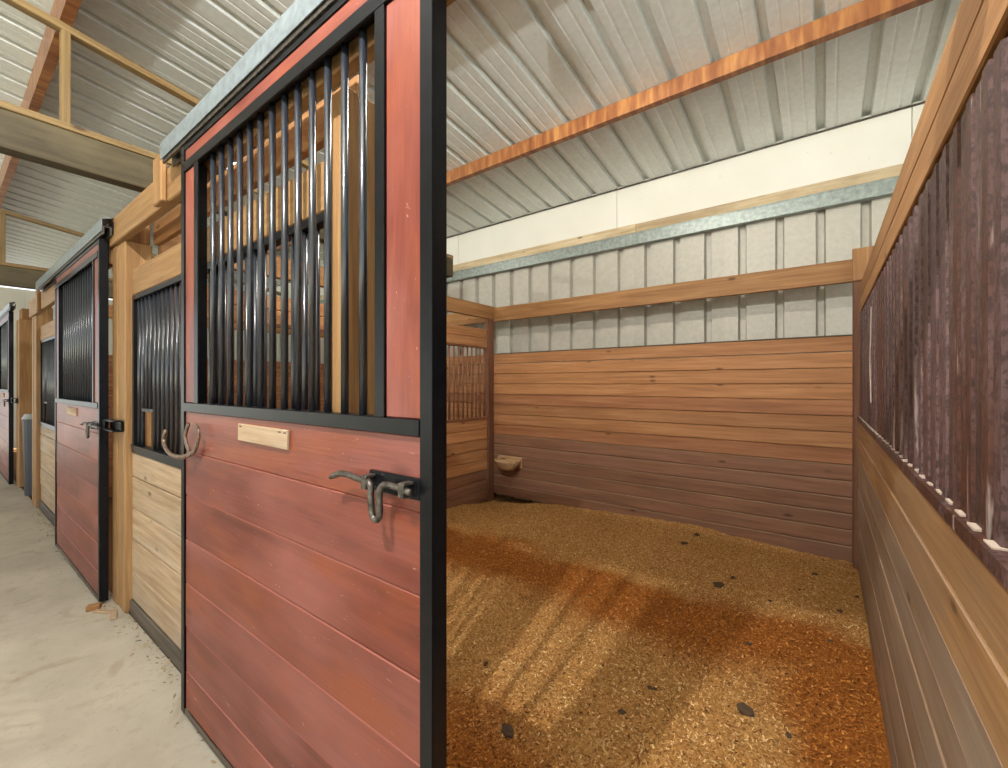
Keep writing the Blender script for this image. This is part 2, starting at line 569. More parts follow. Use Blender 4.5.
roof = root('ceiling', (0, RIDGE_Y, roof_z(RIDGE_Y)), 'ribbed zinc sheet roof over stalls and aisle', None, None, 'structure')
PROF = rib_profile(3)
def roof_mesh(y0, y1):
    me = MESH.get(('roof', y0, y1))
    if me: return me
    bm = bmesh.new()
    yo = RIDGE_Y
    extrude_profile(bm, PROF, y0, y1, lambda u, w, s: (u, s - yo, roof_z(s) - roof_z(yo) + w))
    me = bpy.data.meshes.new('roof_panel')
    bm.to_mesh(me); bm.free()
    me.materials.append(M['roof'])
    MESH[('roof', y0, y1)] = me
    return me
RIB0 = 0.258 - 0.5 * PITCH                 # a rib stands at X = 0.258
x = RIB0 - 17 * 3 * PITCH
while x < X_END:
    for y0, y1 in ((YS + 0.25, RIDGE_Y), (RIDGE_Y, -7.4)):
        o = bpy.data.objects.new('roof_panel', roof_mesh(y0, y1))
        o.location = (x, RIDGE_Y, roof_z(RIDGE_Y))
        attach(o, roof)
    x += 3 * PITCH

# ------------------------------------------------------------------ barn wall behind the stalls
wr = root('wall_rear', (XL, YS, 0), 'ribbed cream metal barn wall with white liner above', None, None, 'structure')
x = RIB0 - 17 * 3 * PITCH
key = None
sm = None
while x < X_END:
    if sm is None:
        bm = bmesh.new()
        extrude_profile(bm, rib_profile(3, 0.05, False), -0.1, 3.0, lambda u, w, s: (u, w, s))
        sm = bpy.data.meshes.new('siding_panel')
        bm.to_mesh(sm); bm.free(); sm.materials.append(M['siding'])
    o = bpy.data.objects.new('siding_panel', sm)
    o.location = (x, YS, 0)
    attach(o, wr)
    x += 3 * PITCH
for k in range(-4, 3):
    x0 = -1.78 + k * 2.30
    bm = bmesh.new(); bx(bm, (x0 + 0.002, YS - 0.012, 2.93), (x0 + 2.298, YS + 0.02, EAVE + 0.02), 0.002)
    from_bm('liner_panel', bm, M['white'], wr)
bm = bmesh.new()
bx(bm, (X_FAR, YS + 0.033, 2.9), (X_END, YS + 0.06, EAVE + 0.08))
from_bm('backing', bm, M['white'], wr)
# eave closure strip
bm = bmesh.new()
bx(bm, (X_FAR, YS - 0.02, EAVE - 0.012), (X_END, YS + 0.005, EAVE + 0.004), 0.002)
from_bm('eave_strip', bm, M['iron'], wr)
# galvanised girt and dusty ledger
bm = bmesh.new()
closed_profile(bm, [(YS - 0.002, 2.785), (YS - 0.075, 2.785), (YS - 0.075, 2.80), (YS - 0.07, 2.80), (YS - 0.07, 2.895), (YS - 0.075, 2.895), (YS - 0.075, 2.905), (YS - 0.002, 2.905)], X_FAR, X_END, lambda u, w, s: (s, u, w))
tag(from_bm('wall_girt', bm, M['galv']), 'long galvanised steel girt across the barn wall', 'girt')
plank('ledger_board', None, 'X', (-1.55, YS - 0.070, 2.907), (X_END, YS - 0.013, 2.992), M['ledger'])
tag(bpy.data.objects['ledger_board'], 'dusty wood ledger above the girt, right length', 'board', 'ledger boards')
o = plank('ledger_board', None, 'X', (X_FAR, YS - 0.064, 2.907), (-1.556, YS - 0.013, 3.0), M['ledger'])
tag(o, 'dusty wood ledger above the girt, left length', 'board', 'ledger boards')

# far end wall
we = root('wall_end', (X_FAR, 2.5, 0), 'white panelled end wall far down the aisle', None, None, 'structure')
for k in range(4):
    y0 = 0.2 + k * 1.05
    bm = bmesh.new(); bx(bm, (X_FAR - 0.05, y0, -0.05), (X_FAR, y0 + 1.046, 3.44), 0.003)
    from_bm('liner_panel', bm, M['white'], we)

# ------------------------------------------------------------------ purlins
def purlin(yb, h, label):
    """C purlin under the roof; yb is the back edge of its lower flange."""
    bm = bmesh.new()
    def zz(y, d): return roof_z(y) - d
    f = yb - 0.058
    prof = [(f, zz(f, 0.004)), (f, zz(yb, h)), (yb, zz(yb, h)), (yb, zz(yb, h) + 0.018), (yb - 0.004, zz(yb, h) + 0.018), (yb - 0.004, zz(yb, h) + 0.004),
            (f + 0.004, zz(yb, h) + 0.004), (f + 0.004, zz(yb, 0.008)), (yb, zz(yb, 0.008)), (yb, zz(yb, 0.004))]
    closed_profile(bm, prof, X_FAR, X_END, lambda u, w, s: (s, u, w))
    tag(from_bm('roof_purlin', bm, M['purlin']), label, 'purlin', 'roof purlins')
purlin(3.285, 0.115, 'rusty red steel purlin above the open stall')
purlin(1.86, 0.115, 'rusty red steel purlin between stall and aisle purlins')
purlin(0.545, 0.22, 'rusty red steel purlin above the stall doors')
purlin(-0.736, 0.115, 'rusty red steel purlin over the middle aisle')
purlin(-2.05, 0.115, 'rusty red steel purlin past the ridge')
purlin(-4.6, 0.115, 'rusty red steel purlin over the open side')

# ------------------------------------------------------------------ roof trusses across the aisle
def truss(xc, dz, which):
    r = root('roof_truss', (xc, 0.7, 2.565 + dz), 'olive timber truss over the aisle, %s' % which, 'truss', 'roof trusses')
    plank('tie_beam', r, 'Y', (xc - 0.05, -6.6, 2.565 + dz), (xc + 0.05, 3.55, 2.765 + dz), M['truss_olive'])
    plank('cap_strip', r, 'Y', (xc - 0.045, -6.6, 2.768 + dz), (xc + 0.055, 3.55, 2.806 + dz), M['truss_light'])
    # top chord follows the roof
    for (y0, z0, y1, z1) in ((-1.4, 3.595, 3.4, 2.955), (-6.5, 2.93, -1.4, 3.595)):
        L = math.hypot(y1 - y0, z1 - z0)
        bm = bmesh.new(); bx(bm, (-L / 2, -0.03, -0.02), (L / 2, 0.03, 0.02), 0.004)
        me = bpy.data.meshes.new('top_chord'); bm.to_mesh(me); bm.free(); me.materials.append(M['truss_light'])
        o = bpy.data.objects.new('top_chord', me)
        ang = math.atan2(z1 - z0, y1 - y0)
        o.matrix_basis = Matrix.Translation((xc, (y0 + y1) / 2, (z0 + z1) / 2 + dz)) @ Matrix.Rotation(math.pi / 2, 4, 'Z') @ Matrix.Rotation(-ang, 4, 'Y')
        attach(o, r)
    for y in (0.45, -3.2):
        zt = (3.575 - 0.132 * abs(y + 1.4)) + dz
        plank('strut', r, 'Z', (xc - 0.03, y - 0.02, 2.80 + dz), (xc + 0.03, y + 0.02, zt), M['truss_light'])
truss(-3.43, 0.0, 'nearest the camera')
truss(-7.02, -0.16, 'farther down')

# ------------------------------------------------------------------ stall back boards
wb = root('wall_back', (-1.5, YB, 0), 'horizontal plank back wall of the open stall', None, None, 'structure')
SEAM0, SP = 1.592, 0.1225
def back_boards(parent, x0, x1, first=True):
    plank('cap_board', parent, 'X', (x0, YB - 0.006, SEAM0 + 0.006), (x1, YB + 0.036, 1.712), M['stall_wood'])
    mats = ['stall_wood', 'stall_wood', 'stall_wood', 'stall_wood_red', 'stall_wood', 'stall_wood', 'stall_wood_red', 'stall_wood_dark', 'stall_wood_dark', 'stall_wood_dark', 'stall_wood_dark', 'stall_wood_dark', 'stall_wood_dark', 'stall_wood_dark']
    for k in range(13):
        z1 = SEAM0 - k * SP
        plank('plank', parent, 'X', (x0, YB, z1 - SP + 0.0035), (x1, YB + 0.036, z1), M[mats[k]], 0.006, 0.0025, 0.0, M['dust_edge'] if k > 6 else None)
back_boards(wb, XL - 0.02, XR + 0.03)
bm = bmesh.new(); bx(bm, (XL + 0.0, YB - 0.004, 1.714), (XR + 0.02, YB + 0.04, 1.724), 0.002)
from_bm('cap_strip', bm, M['sill_dark'], wb)  # dark strip standing in for the shaded gap above the boards
plank('top_rail', wb, 'X', (XL + 0.013, YB - 0.01, 2.118), (XR - 0.01, YB + 0.03, 2.287), M['beam_gold'])
wb2 = root('wall_back', (-5.2, YB, 0), 'plank back wall of the second stall, seen through bars', None, None, 'structure')
back_boards(wb2, XL - 3.6, XL - 0.1)
plank('top_rail', wb2, 'X', (XL - 3.6, YB - 0.01, 2.118), (XL - 0.1, YB + 0.03, 2.287), M['beam_gold'])

# corner posts
def corner_post(x0, x1, y0, y1, z1, mat, label):
    r = root('corner_post', ((x0 + x1) / 2, (y0 + y1) / 2, 0), label, 'post', 'stall corner posts')
    plank('post_timber', r, 'Z', (x0, y0, -0.08), (x1, y1, z1), M[mat], 0.006)
    return r
corner_post(XL - 0.045, XL + 0.012, 4.03, 4.146, 2.14, 'post_brown', 'dark brown corner post beside the bowl')
r = corner_post(XR - 0.025, XR + 0.085, 4.035, 4.146, 2.33, 'post_brown', 'dark brown corner post at the rusty partition')
plank('post_cap', r, 'Z', (XR - 0.03, 4.02, 2.10), (XR + 0.09, 4.05, 2.335), M['beam_gold'])

# ------------------------------------------------------------------ left partition (with bars)
wl = root('wall_left', (XL, 2.4, 0), 'left stall partition with planks and rusty bars', None, None, 'structure')
Y0, Y1 = 0.84, 4.028
plank('top_rail', wl, 'Y', (XL - 0.04, Y0, 2.142), (XL + 0.012, 4.18, 2.300), M['beam_gold'])
plank('plank', wl, 'Y', (XL - 0.04, Y0, 1.900), (XL, Y1, 2.005), M['stall_wood'], 0.005, 0.003)
plank('plank', wl, 'Y', (XL - 0.04, Y0, 1.792), (XL, Y1, 1.897), M['stall_wood'], 0.005, 0.003)
bm = bmesh.new(); bx(bm, (XL - 0.035, Y0, 1.775), (XL + 0.004, Y1, 1.79), 0.002)
from_bm('grille_rail', bm, M['rust_bar'], wl)
bm = bmesh.new(); bx(bm, (XL - 0.035, Y0, 0.932), (XL + 0.006, Y1, 0.957), 0.002)
from_bm('grille_rail', bm, M['rust_bar'], wl)
y = Y1 - 0.04
while y > Y0 + 0.03:
    bar('grille_bar', wl, (XL - 0.018, y, 0.95), (XL - 0.018, y, 1.78), 0.0095, M['rust_bar'])
    y -= 0.075
mats = ['stall_wood', 'stall_wood', 'stall_wood', 'stall_wood', 'stall_wood', 'stall_wood_dark', 'stall_wood_dark', 'stall_wood_dark']
for k in range(8):
    z1 = 0.930 - k * SP
    plank('plank', wl, 'Y', (XL - 0.04, Y0, z1 - SP + 0.0035), (XL, Y1, z1), M[mats[k]], 0.006, 0.0025)

# partition between the second and third stall
wp = root('wall_left', (XL - 3.6, 2.4, 0), 'far plank partition behind the second stall', None, None, 'structure')
for k in range(14):
    z1 = 1.70 - k * SP
    plank('plank', wp, 'Y', (XL - 3.64, Y0, z1 - SP + 0.0035), (XL - 3.6, YB - 0.01, z1), M['stall_wood_red'], 0.006, 0.0025)
plank('top_rail', wp, 'Y', (XL - 3.64, Y0, 2.142), (XL - 3.6, YB - 0.012, 2.300), M['beam_gold'])

# ------------------------------------------------------------------ right partition (rusty corrugated sheet over planks)
Y0 = 0.815
wrt = root('wall_right', (XR, 2.4, 0), 'right stall partition of worn planks under rusty corrugated steel', None, None, 'structure')
for k in range(10):
    z1 = 1.084 - k * SP
    plank('plank', wrt, 'Y', (XR, Y0, z1 - SP + 0.003), (XR + 0.05, 4.034, z1), M['right_board_gold' if k in (0, 1) else 'right_board'], 0.0025, 0.002, 0.0, M['dust_edge'])
bm = bmesh.new()
closed_profile(bm, [(XR - 0.004, 1.086), (XR - 0.004, 1.112), (XR + 0.10, 1.112), (XR + 0.10, 1.106), (XR + 0.002, 1.106), (XR + 0.002, 1.086)], Y0, 4.034, lambda u, w, s: (u, s, w))
from_bm('ledge_angle', bm, M['rust'], wrt)
CP = 0.096
y = 4.03
k = 0
sheet_me = None
while y - 8 * CP > 0.1:
    if sheet_me is None:
        bm = bmesh.new()
        prof = []
        for i in range(8):
            a = -i * CP
            prof += [(a, 0.034), (a - 0.038, 0.034), (a - 0.050, 0.0), (a - 0.084, 0.0)]
        prof.append((-8 * CP, 0.034))
        extrude_profile(bm, prof, 1.106, 1.846, lambda u, w, s: (w, u, s))
        # the sheet's own thickness
        bmesh.ops.recalc_face_normals(bm, faces=bm.faces)
        bmesh.ops.solidify(bm, geom=bm.faces[:], thickness=0.002)
        sheet_me = bpy.data.meshes.new('corrugated_sheet'); bm.to_mesh(sheet_me); bm.free(); sheet_me.materials.append(M['rust'])
    if y - 8 * CP < 0.816: break
    o = bpy.data.objects.new('corrugated_sheet', sheet_me)
    o.location = (XR + 0.010, y, 0)
    attach(o, wrt)
    y -= 8 * CP
yend = y
o = bpy.data.objects.new('corrugated_sheet', sheet_me)
o.location = (XR + 0.013, 0.816 + 8 * CP, 0)
attach(o, wrt)
# shavings dust lying in the flutes on the ledge
bm = bmesh.new()
y = 4.03
while y > 0.93:
    d = random.uniform(0.014, 0.020)
    bx(bm, (XR + d - 0.012, y - 0.042, 1.112), (XR + 0.043, y, 1.1145 + random.uniform(0, 0.002)))
    y -= CP
o = from_bm('ledge_dust', bm, M['dust'], wrt)
tag(o, kind='stuff')
plank('top_rail', wrt, 'Y', (XR + 0.012, Y0, 1.962), (XR + 0.026, 4.02, 2.064), M['beam_gold'], 0.004)
plank('top_rail', wrt, 'Y', (XR + 0.010, Y0, 1.864), (XR + 0.026, 4.02, 1.956), M['beam_gold'], 0.004)
plank('gap_shade_backing', wrt, 'Y', (XR + 0.048, Y0, 1.83), (XR + 0.13, 4.02, 2.064), M['post_brown'], 0.004)  # dark board added so the gap under the rail looks shaded
# pale run of paint down the sheet
bm = bmesh.new()
pts = spline([(XR + 0.009, 3.02, 1.765), (XR + 0.009, 3.06, 1.62), (XR + 0.009, 3.10, 1.47), (XR + 0.009, 3.06, 1.30), (XR + 0.009, 3.04, 1.25)], 5)
tube(bm, pts, [0.003] * (len(pts) - 1) + [0.0015], 6, 0.4)
o = from_bm('pale_drip', bm, M['dust'], wrt)

# ------------------------------------------------------------------ front posts and header beams
def stall_post(x0, x1, label):
    r = root('stall_post', ((x0 + x1) / 2, 0.75, 0), label, 'post', 'posts along the stall fronts')
    xm = x0 + 0.42 * (x1 - x0)
    plank('post_timber', r, 'Z', (x0, 0.675, 0), (xm - 0.001, 0.81, 2.197), M['beam_tan'], 0.005)
    plank('post_timber', r, 'Z', (xm + 0.001, 0.68, 0), (x1, 0.81, 2.197), M['beam_tan'], 0.005)
    plank('post_head', r, 'Z', (x0, 0.702, 2.199), (x1, 0.80, 2.34), M['beam_gold'], 0.005)
    return r
stall_post(-3.56, -3.295, 'tan double post between the near red door and the second door')
stall_post(-7.15, -6.89, 'tan post beyond the second red door, before the bin')
stall_post(0.20, 0.33, 'tan post at the open stall entrance, right side')
stall_post(-8.64, -8.40, 'brown post at the farthest red door')
o = plank('header_beam', None, 'X', (-3.57, 0.657, 2.20), (0.35, 0.70, 2.357), M['beam_tan'], 0.005)
tag(o, 'tan header beam over the near red door', 'beam', 'header beams')
o = plank('header_beam', None, 'X', (-7.20, 0.657, 2.10), (-3.575, 0.70, 2.29), M['beam_tan'], 0.005)
tag(o, 'tan header beam over the second red door', 'beam', 'header beams')
o = plank('header_beam', None, 'X', (-3.29, 0.812, 2.20), (-1.19, 0.85, 2.34), M['beam_gold'], 0.005)
tag(o, 'inner golden header beam inside the open stall', 'beam', 'header beams')
o = plank('spacer_block', None, 'Z', (-2.57, 0.632, 2.198), (-2.45, 0.656, 2.42), M['beam_tan'], 0.005)
tag(o, 'short tan wood block at the near track end', 'block', 'track spacer blocks')
o = plank('spacer_block', None, 'Z', (-6.45, 0.632, 2.09), (-6.33, 0.656, 2.31), M['beam_tan'], 0.005)
tag(o, 'short tan wood block at the far track end', 'block', 'track spacer blocks')

# ------------------------------------------------------------------ fixed front panels
def front_panel(x0, x1, dz, label, hay=True, jamb=True):
    r = root('stall_front_panel', ((x0 + x1) / 2, 0.72, 0), label, 'stall panel', 'fixed stall front panels', 'thing')
    plank('top_board', r, 'X', (x0, 0.712, 1.875 + dz), (x1, 0.752, 2.03 + dz), M['beam_tan'])
    bm = bmesh.new(); bx(bm, (x0, 0.712, 1.845 + dz), (x1, 0.748, 1.873 + dz), 0.002)
    from_bm('grille_rail', bm, M['black'], r)
    bm = bmesh.new(); bx(bm, (x0, 0.708, 0.945 + dz), (x1, 0.75, 0.985 + dz), 0.002); bx(bm, (x0, 0.704, 0.985 + dz), (x1, 0.75, 0.992 + dz))
    from_bm('grille_rail', bm, M['black'], r)
    for xa in (x0 + 0.002, x1 - 0.028):
        bm = bmesh.new(); bx(bm, (xa, 0.712, 0.992 + dz), (xa + 0.026, 0.745, 1.845 + dz), 0.002)
        from_bm('grille_frame', bm, M['black'], r)
    k = 0
    x = x0 + 0.075
    while x < x1 - 0.05:
        zb = 0.99 + dz
        if hay and k in (2, 3): zb = 1.20 + dz
        bar('grille_bar', r, (x, 0.73, zb), (x, 0.73, 1.85 + dz), 0.0095, M['bar_black'])
        x += 0.0715; k += 1
    if hay:
        xa = x0 + 0.075 + 0.0715
        bm = bmesh.new(); bx(bm, (xa - 0.005, 0.722, 1.192 + dz), (xa + 3 * 0.0715 + 0.005, 0.738, 1.212 + dz), 0.002)
        from_bm('hay_port_bar', bm, M['black'], r)
    zs = [0.943, 0.80, 0.615, 0.43, 0.245, 0.075]
    for a, b in zip(zs[:-1], zs[1:]):
        plank('plank', r, 'X', (x0, 0.714, b + 0.004), (x1, 0.752, a + dz * (a > 0.9)), M['pale_board'], 0.005, 0.003)
    plank('sill', r, 'X', (x0, 0.70, -0.02), (x1, 0.756, 0.077), M['sill_dark'], 0.006)
    return r
front_panel(-3.292, -1.19, 0.0, 'black barred front panel over pale planks, behind the near red door')
front_panel(-6.885, -5.02, -0.05, 'black barred front panel left of the second red door')
r = root('jamb_post', (-1.13, 0.75, 0), 'tan jamb post seen through the near door bars', 'post')
plank('post_timber', r, 'Z', (-1.185, 0.70, 0), (-1.085, 0.845, 2.197), M['beam_tan'], 0.005)
# recessed plank wall by the bin
wf = root('wall_front', (-7.8, 0.98, 0), 'brown plank wall recessed behind the bin', None, None, 'structure')
for k in range(12):
    z1 = 2.12 - k * 0.18
    plank('plank', wf, 'X', (-8.64, 0.95, z1 - 0.177), (-6.89, 0.99, z1), M['stall_wood'], 0.005, 0.003)

# ------------------------------------------------------------------ sliding doors
def sliding_door(xr, w, zs, label, plate=True, latch='bolt'):
    xl = xr - w
    r = root('sliding_stall_door', ((xl + xr) / 2, 0.63, 0), label, 'stall door', 'sliding stall doors', 'thing')
    yf, yb = YD, YD + 0.043
    z0, zt = 0.02, 2.312 * zs
    zr0, zr1 = 1.240 * zs, 1.275 * zs
    ztop0, ztop1, zred1 = 2.205 * zs, 2.243 * zs, 2.293 * zs
    def channel(x0, x1, web_x):
        bm = bmesh.new()
        bx(bm, (x0, yf, z0), (x1, yf + 0.004, zt), 0.0012)
        bx(bm, (x0, yb - 0.004, z0), (x1, yb, zt), 0.0012)
        bx(bm, (web_x, yf + 0.001, z0), (web_x + 0.004, yb - 0.001, zt))
        from_bm('frame_channel', bm, M['black'], r)
    channel(xr - 0.037, xr, xr - 0.004)
    channel(xl, xl + 0.034, xl)
    xa, xb = xl + 0.035, xr - 0.037
    bm = bmesh.new()
    bx(bm, (xa, yf + 0.0015, zred1), (xb, yf + 0.0055, zt), 0.001); bx(bm, (xa, yb - 0.004, zred1), (xb, yb, zt)); bx(bm, (xa, yf + 0.005, zt - 0.004), (xb, yb - 0.004, zt))
    from_bm('frame_channel', bm, M['black'], r)
    bm = bmesh.new()
    bx(bm, (xa, yf + 0.0015, z0), (xb, yf + 0.0055, z0 + 0.022), 0.001); bx(bm, (xa, yb - 0.004, z0), (xb, yb, z0 + 0.022)); bx(bm, (xa, yf + 0.005, z0), (xb, yb - 0.004, z0 + 0.004))
    from_bm('frame_channel', bm, M['sill_dark'], r)
    # lower planks
    seams = [zr0, 1.078 * zs, 0.902 * zs, 0.725 * zs, 0.548 * zs, 0.370 * zs, 0.193 * zs, z0 + 0.022]
    for a, b in zip(seams[:-1], seams[1:]):
        plank('plank', r, 'X', (xa, yf + 0.006, b + 0.0006), (xb, yb - 0.005, a), M['red'], 0.003, 0.0008, 0.0, M['red_edge'])
    # mid rail (angle)
    bm = bmesh.new()
    bx(bm, (xa, yf - 0.003, zr0), (xb, yf + 0.004, zr1), 0.0012); bx(bm, (xa, yf + 0.004, zr1 - 0.005), (xb, yb, zr1))
    from_bm('mid_rail', bm, M['black'], r)
    # red stiles and head board
    xs0, xs1 = xa + 0.110, xb - 0.117
    plank('stile', r, 'Z', (xa, yf + 0.005, zr1), (xs0, yb - 0.005, ztop0), M['red'], 0.003)
    plank('stile', r, 'Z', (xs1, yf + 0.005, zr1), (xb, yb - 0.005, ztop0), M['red'], 0.003)
    plank('head_board', r, 'X', (xa, yf + 0.005, ztop1), (xb, yb - 0.005, zred1), M['red'], 0.003)
    bm = bmesh.new()
    bx(bm, (xa, yf - 0.002, ztop0), (xb, yf + 0.004, ztop1), 0.0012); bx(bm, (xa, yf + 0.004, ztop1 - 0.005), (xb, yb, ztop1 - 0.001))
    from_bm('top_rail', bm, M['black'], r)
    for x0, x1 in ((xs0, xs0 + 0.040), (xs1 - 0.034, xs1)):
        bm = bmesh.new()
        bx(bm, (x0, yf - 0.001, zr1), (x1, yf + 0.004, ztop0), 0.001)
        wx = x0 if x0 == xs0 else x1 - 0.004
        bx(bm, (wx, yf + 0.004, zr1), (wx + 0.004, yb, ztop0))
        from_bm('grille_frame', bm, M['black'], r)
    g0, g1 = xs0 + 0.042, xs1 - 0.034
    nb = max(8, round((g1 - g0) / 0.078))
    for k in range(1, nb):
        x = g0 + (g1 - g0) * k / nb
        bar('grille_bar', r, (x, yf + 0.024, zr1 - 0.02), (x, yf + 0.024, ztop0 + 0.012), 0.0098, M['bar_black'], 10)
    # hangers up to the track
    for x in (xl + 0.22, xr - 0.22):
        bm = bmesh.new(); bx(bm, (x - 0.025, yb - 0.012, zt), (x + 0.025, yb - 0.006, zt + 0.045), 0.001)
        from_bm('hanger', bm, M['iron'], r)
    if plate:
        p = plank('name_plate', r, 'X', (xl + 0.551, yf - 0.004, 1.163 * zs), (xl + 0.877, yf + 0.006, 1.219 * zs), M['pale_board'], 0.002, 0, math.radians(0.4))
        p['label'] = 'blank tan wooden name plate'
        for dx, dz in ((0.572, 1.212), (0.835, 1.211), (0.866, 1.210)):
            bm = bmesh.new(); bx(bm, (xl + dx - 0.008, yf - 0.006, dz * zs - 0.002), (xl + dx + 0.008, yf - 0.003, dz * zs + 0.002), 0.001)
            from_bm('staple', bm, M['shoe'], p)
    # latch: back plate, two guides, a sliding bolt with a drop loop and curved handle
    zl = 1.112 * zs
    lt = bmesh.new()
    a = math.radians(1.0)
    bx(lt, (xr - 0.206, yf - 0.002, zl - 0.006), (xr - 0.037, yf + 0.006, zl + 0.040), 0.0015)
    lp = from_bm('latch_plate', lt, M['black'], r)
    for gx in (xr - 0.190, xr - 0.062):
        bm = bmesh.new()
        bx(bm, (gx - 0.009, yf - 0.027, zl + 0.001), (gx + 0.009, yf - 0.001, zl + 0.007), 0.0012)
        bx(bm, (gx - 0.009, yf - 0.027, zl + 0.027), (gx + 0.009, yf - 0.001, zl + 0.033), 0.0012)
        bx(bm, (gx - 0.009, yf - 0.030, zl + 0.002), (gx + 0.009, yf - 0.026, zl + 0.032), 0.0012)
        from_bm('latch_guide', bm, M['iron'], lp)
    yb_ = yf - 0.016
    bm = bmesh.new()
    zc = zl + 0.017
    yb_ = yf - 0.022
    x_in = xr - 0.04 if latch == 'bolt' else xr + 0.13
    pts = [(x_in, yb_, zc - 0.002), (xr - 0.075, yb_, zc + 0.002), (xr - 0.112, yb_, zc + 0.004), (xr - 0.130, yb_ - 0.003, zc - 0.001), (xr - 0.134, yb_ - 0.006, zc - 0.022), (xr - 0.133, yb_ - 0.006, zc - 0.060),
           (xr - 0.140, yb_ - 0.006, zc - 0.074), (xr - 0.152, yb_ - 0.006, zc - 0.074), (xr - 0.160, yb_ - 0.006, zc - 0.062), (xr - 0.164, yb_ - 0.006, zc - 0.030), (xr - 0.169, yb_ - 0.003, zc - 0.006), (xr - 0.187, yb_, zc + 0.003),
           (xr - 0.217, yb_, zc + 0.003), (xr - 0.252, yb_ - 0.002, zc + 0.008), (xr - 0.289, yb_ - 0.004, zc + 0.007), (xr - 0.323, yb_ - 0.008, zc - 0.006)]
    sp = spline(pts, 4)
    tube(bm, sp, [0.0075] * (len(sp) - 2) + [0.006, 0.004], 8)
    bo = from_bm('latch_bolt', bm, M['iron'], lp, smooth=True)
    return r
sliding_door(-0.639, 1.464, 1.0, 'large red sliding stall door with black bars, nearest, slid open')
sliding_door(-3.53, 1.57, 0.967, 'second red sliding stall door, closed and latched to the tan post', latch='reach')
sliding_door(-8.65, 1.5, 1.0, 'farthest red sliding stall door at the left edge', latch='reach')

# strike plates on the posts
def strike(x0, x1, z, y, label):
    bm = bmesh.new()
    bx(bm, (x0, y - 0.014, z - 0.032), (x1, y - 0.001, z + 0.034), 0.003)
    bx(bm, (x0, y - 0.05, z + 0.028), (x1, y - 0.014, z + 0.036), 0.002)
    bx(bm, (x0, y - 0.05, z - 0.030), (x1, y - 0.014, z - 0.022), 0.002)
    bx(bm, (x0 + 0.02, y - 0.052, z - 0.028), (x0 + 0.07, y - 0.046, z + 0.034), 0.002)
    tag(from_bm('latch_keeper', bm, M['black']), label, 'latch', 'latch keepers')
strike(-3.55, -3.296, 1.10, 0.675, 'black steel latch keeper on the tan double post')
strike(-8.60, -8.45, 1.13, 0.675, 'black steel latch keeper on the brown far post')

# ------------------------------------------------------------------ door tracks
def track(x0, x1, dz, label):
    r = root('door_track', ((x0 + x1) / 2, 0.6, 2.3 + dz), label, 'track', 'door tracks')
    bm = bmesh.new()
    t = 0.003
    closed_profile(bm, [(0.600, 2.333 + dz), (0.600, 2.406 + dz), (0.656, 2.424 + dz), (0.656, 2.421 + dz), (0.600 + t, 2.403 + dz), (0.600 + t, 2.333 + dz)], x0, x1, lambda u, w, s: (s, u, w))
    from_bm('track_cover', bm, M['cover'], r)
    bm = bmesh.new()
    closed_profile(bm, [(0.606, 2.317 + dz), (0.606, 2.365 + dz), (0.648, 2.365 + dz), (0.648, 2.317 + dz), (0.640, 2.317 + dz), (0.640, 2.360 + dz), (0.614, 2.360 + dz), (0.614, 2.317 + dz)], x0 + 0.01, x1 - 0.01, lambda u, w, s: (s, u, w))
    from_bm('track_rail', bm, M['iron'], r)
    for x in (x0 + 0.012, x1 - 0.04):
        bm = bmesh.new(); bx(bm, (x, 0.606, 2.366 + dz), (x + 0.03, 0.656, 2.372 + dz), 0.001); bx(bm, (x, 0.650, 2.33 + dz), (x + 0.03, 0.656, 2.40 + dz), 0.001)
        from_bm('track_bracket', bm, M['black'], r)
track(-2.335, 0.30, 0.0, 'galvanised sliding track cover above the near red door')
track(-6.10, -3.42, -0.075, 'galvanised sliding track cover above the second red door')
track(-11.2, -8.45, 0.0, 'galvanised sliding track cover above the farthest red door')

# ------------------------------------------------------------------ horseshoe hook on the near door's edge
h = root('horseshoe_hook', (-2.07, YD, 1.10), 'bent iron horseshoe hook on the edge of the near red door', 'hook')
bm = bmesh.new()
sp = spline([(-1.954, 0.59, 1.197), (-1.976, 0.59, 1.172), (-1.990, 0.59, 1.144), (-1.971, 0.59, 1.111), (-1.930, 0.59, 1.086), (-1.887, 0.59, 1.103), (-1.856, 0.59, 1.143), (-1.853, 0.59, 1.173), (-1.884, 0.59, 1.197)], 5)
tube(bm, sp, 0.0095, 8, 0.6)
from_bm('shoe_loop', bm, M['shoe'], h, smooth=True)
bm = bmesh.new()
sp = spline([(-1.925, 0.588, 1.084), (-1.97, 0.575, 1.070), (-2.06, 0.568, 1.068), (-2.135, 0.568, 1.088), (-2.174, 0.57, 1.120), (-2.155, 0.57, 1.152), (-2.147, 0.57, 1.158)], 5)
tube(bm, sp, [0.0095] * (len(sp) - 3) + [0.009, 0.007, 0.005], 8, 0.7)
from_bm('hook_arm', bm, M['shoe'], h, smooth=True)
bm = bmesh.new()
bmesh.ops.create_uvsphere(bm, u_segments=8, v_segments=6, radius=0.008, matrix=Matrix.Translation((-1.93, 0.597, 1.090)) @ Matrix.Diagonal((1, 1.4, 1, 1)))
from_bm('nail', bm, M['iron'], h)

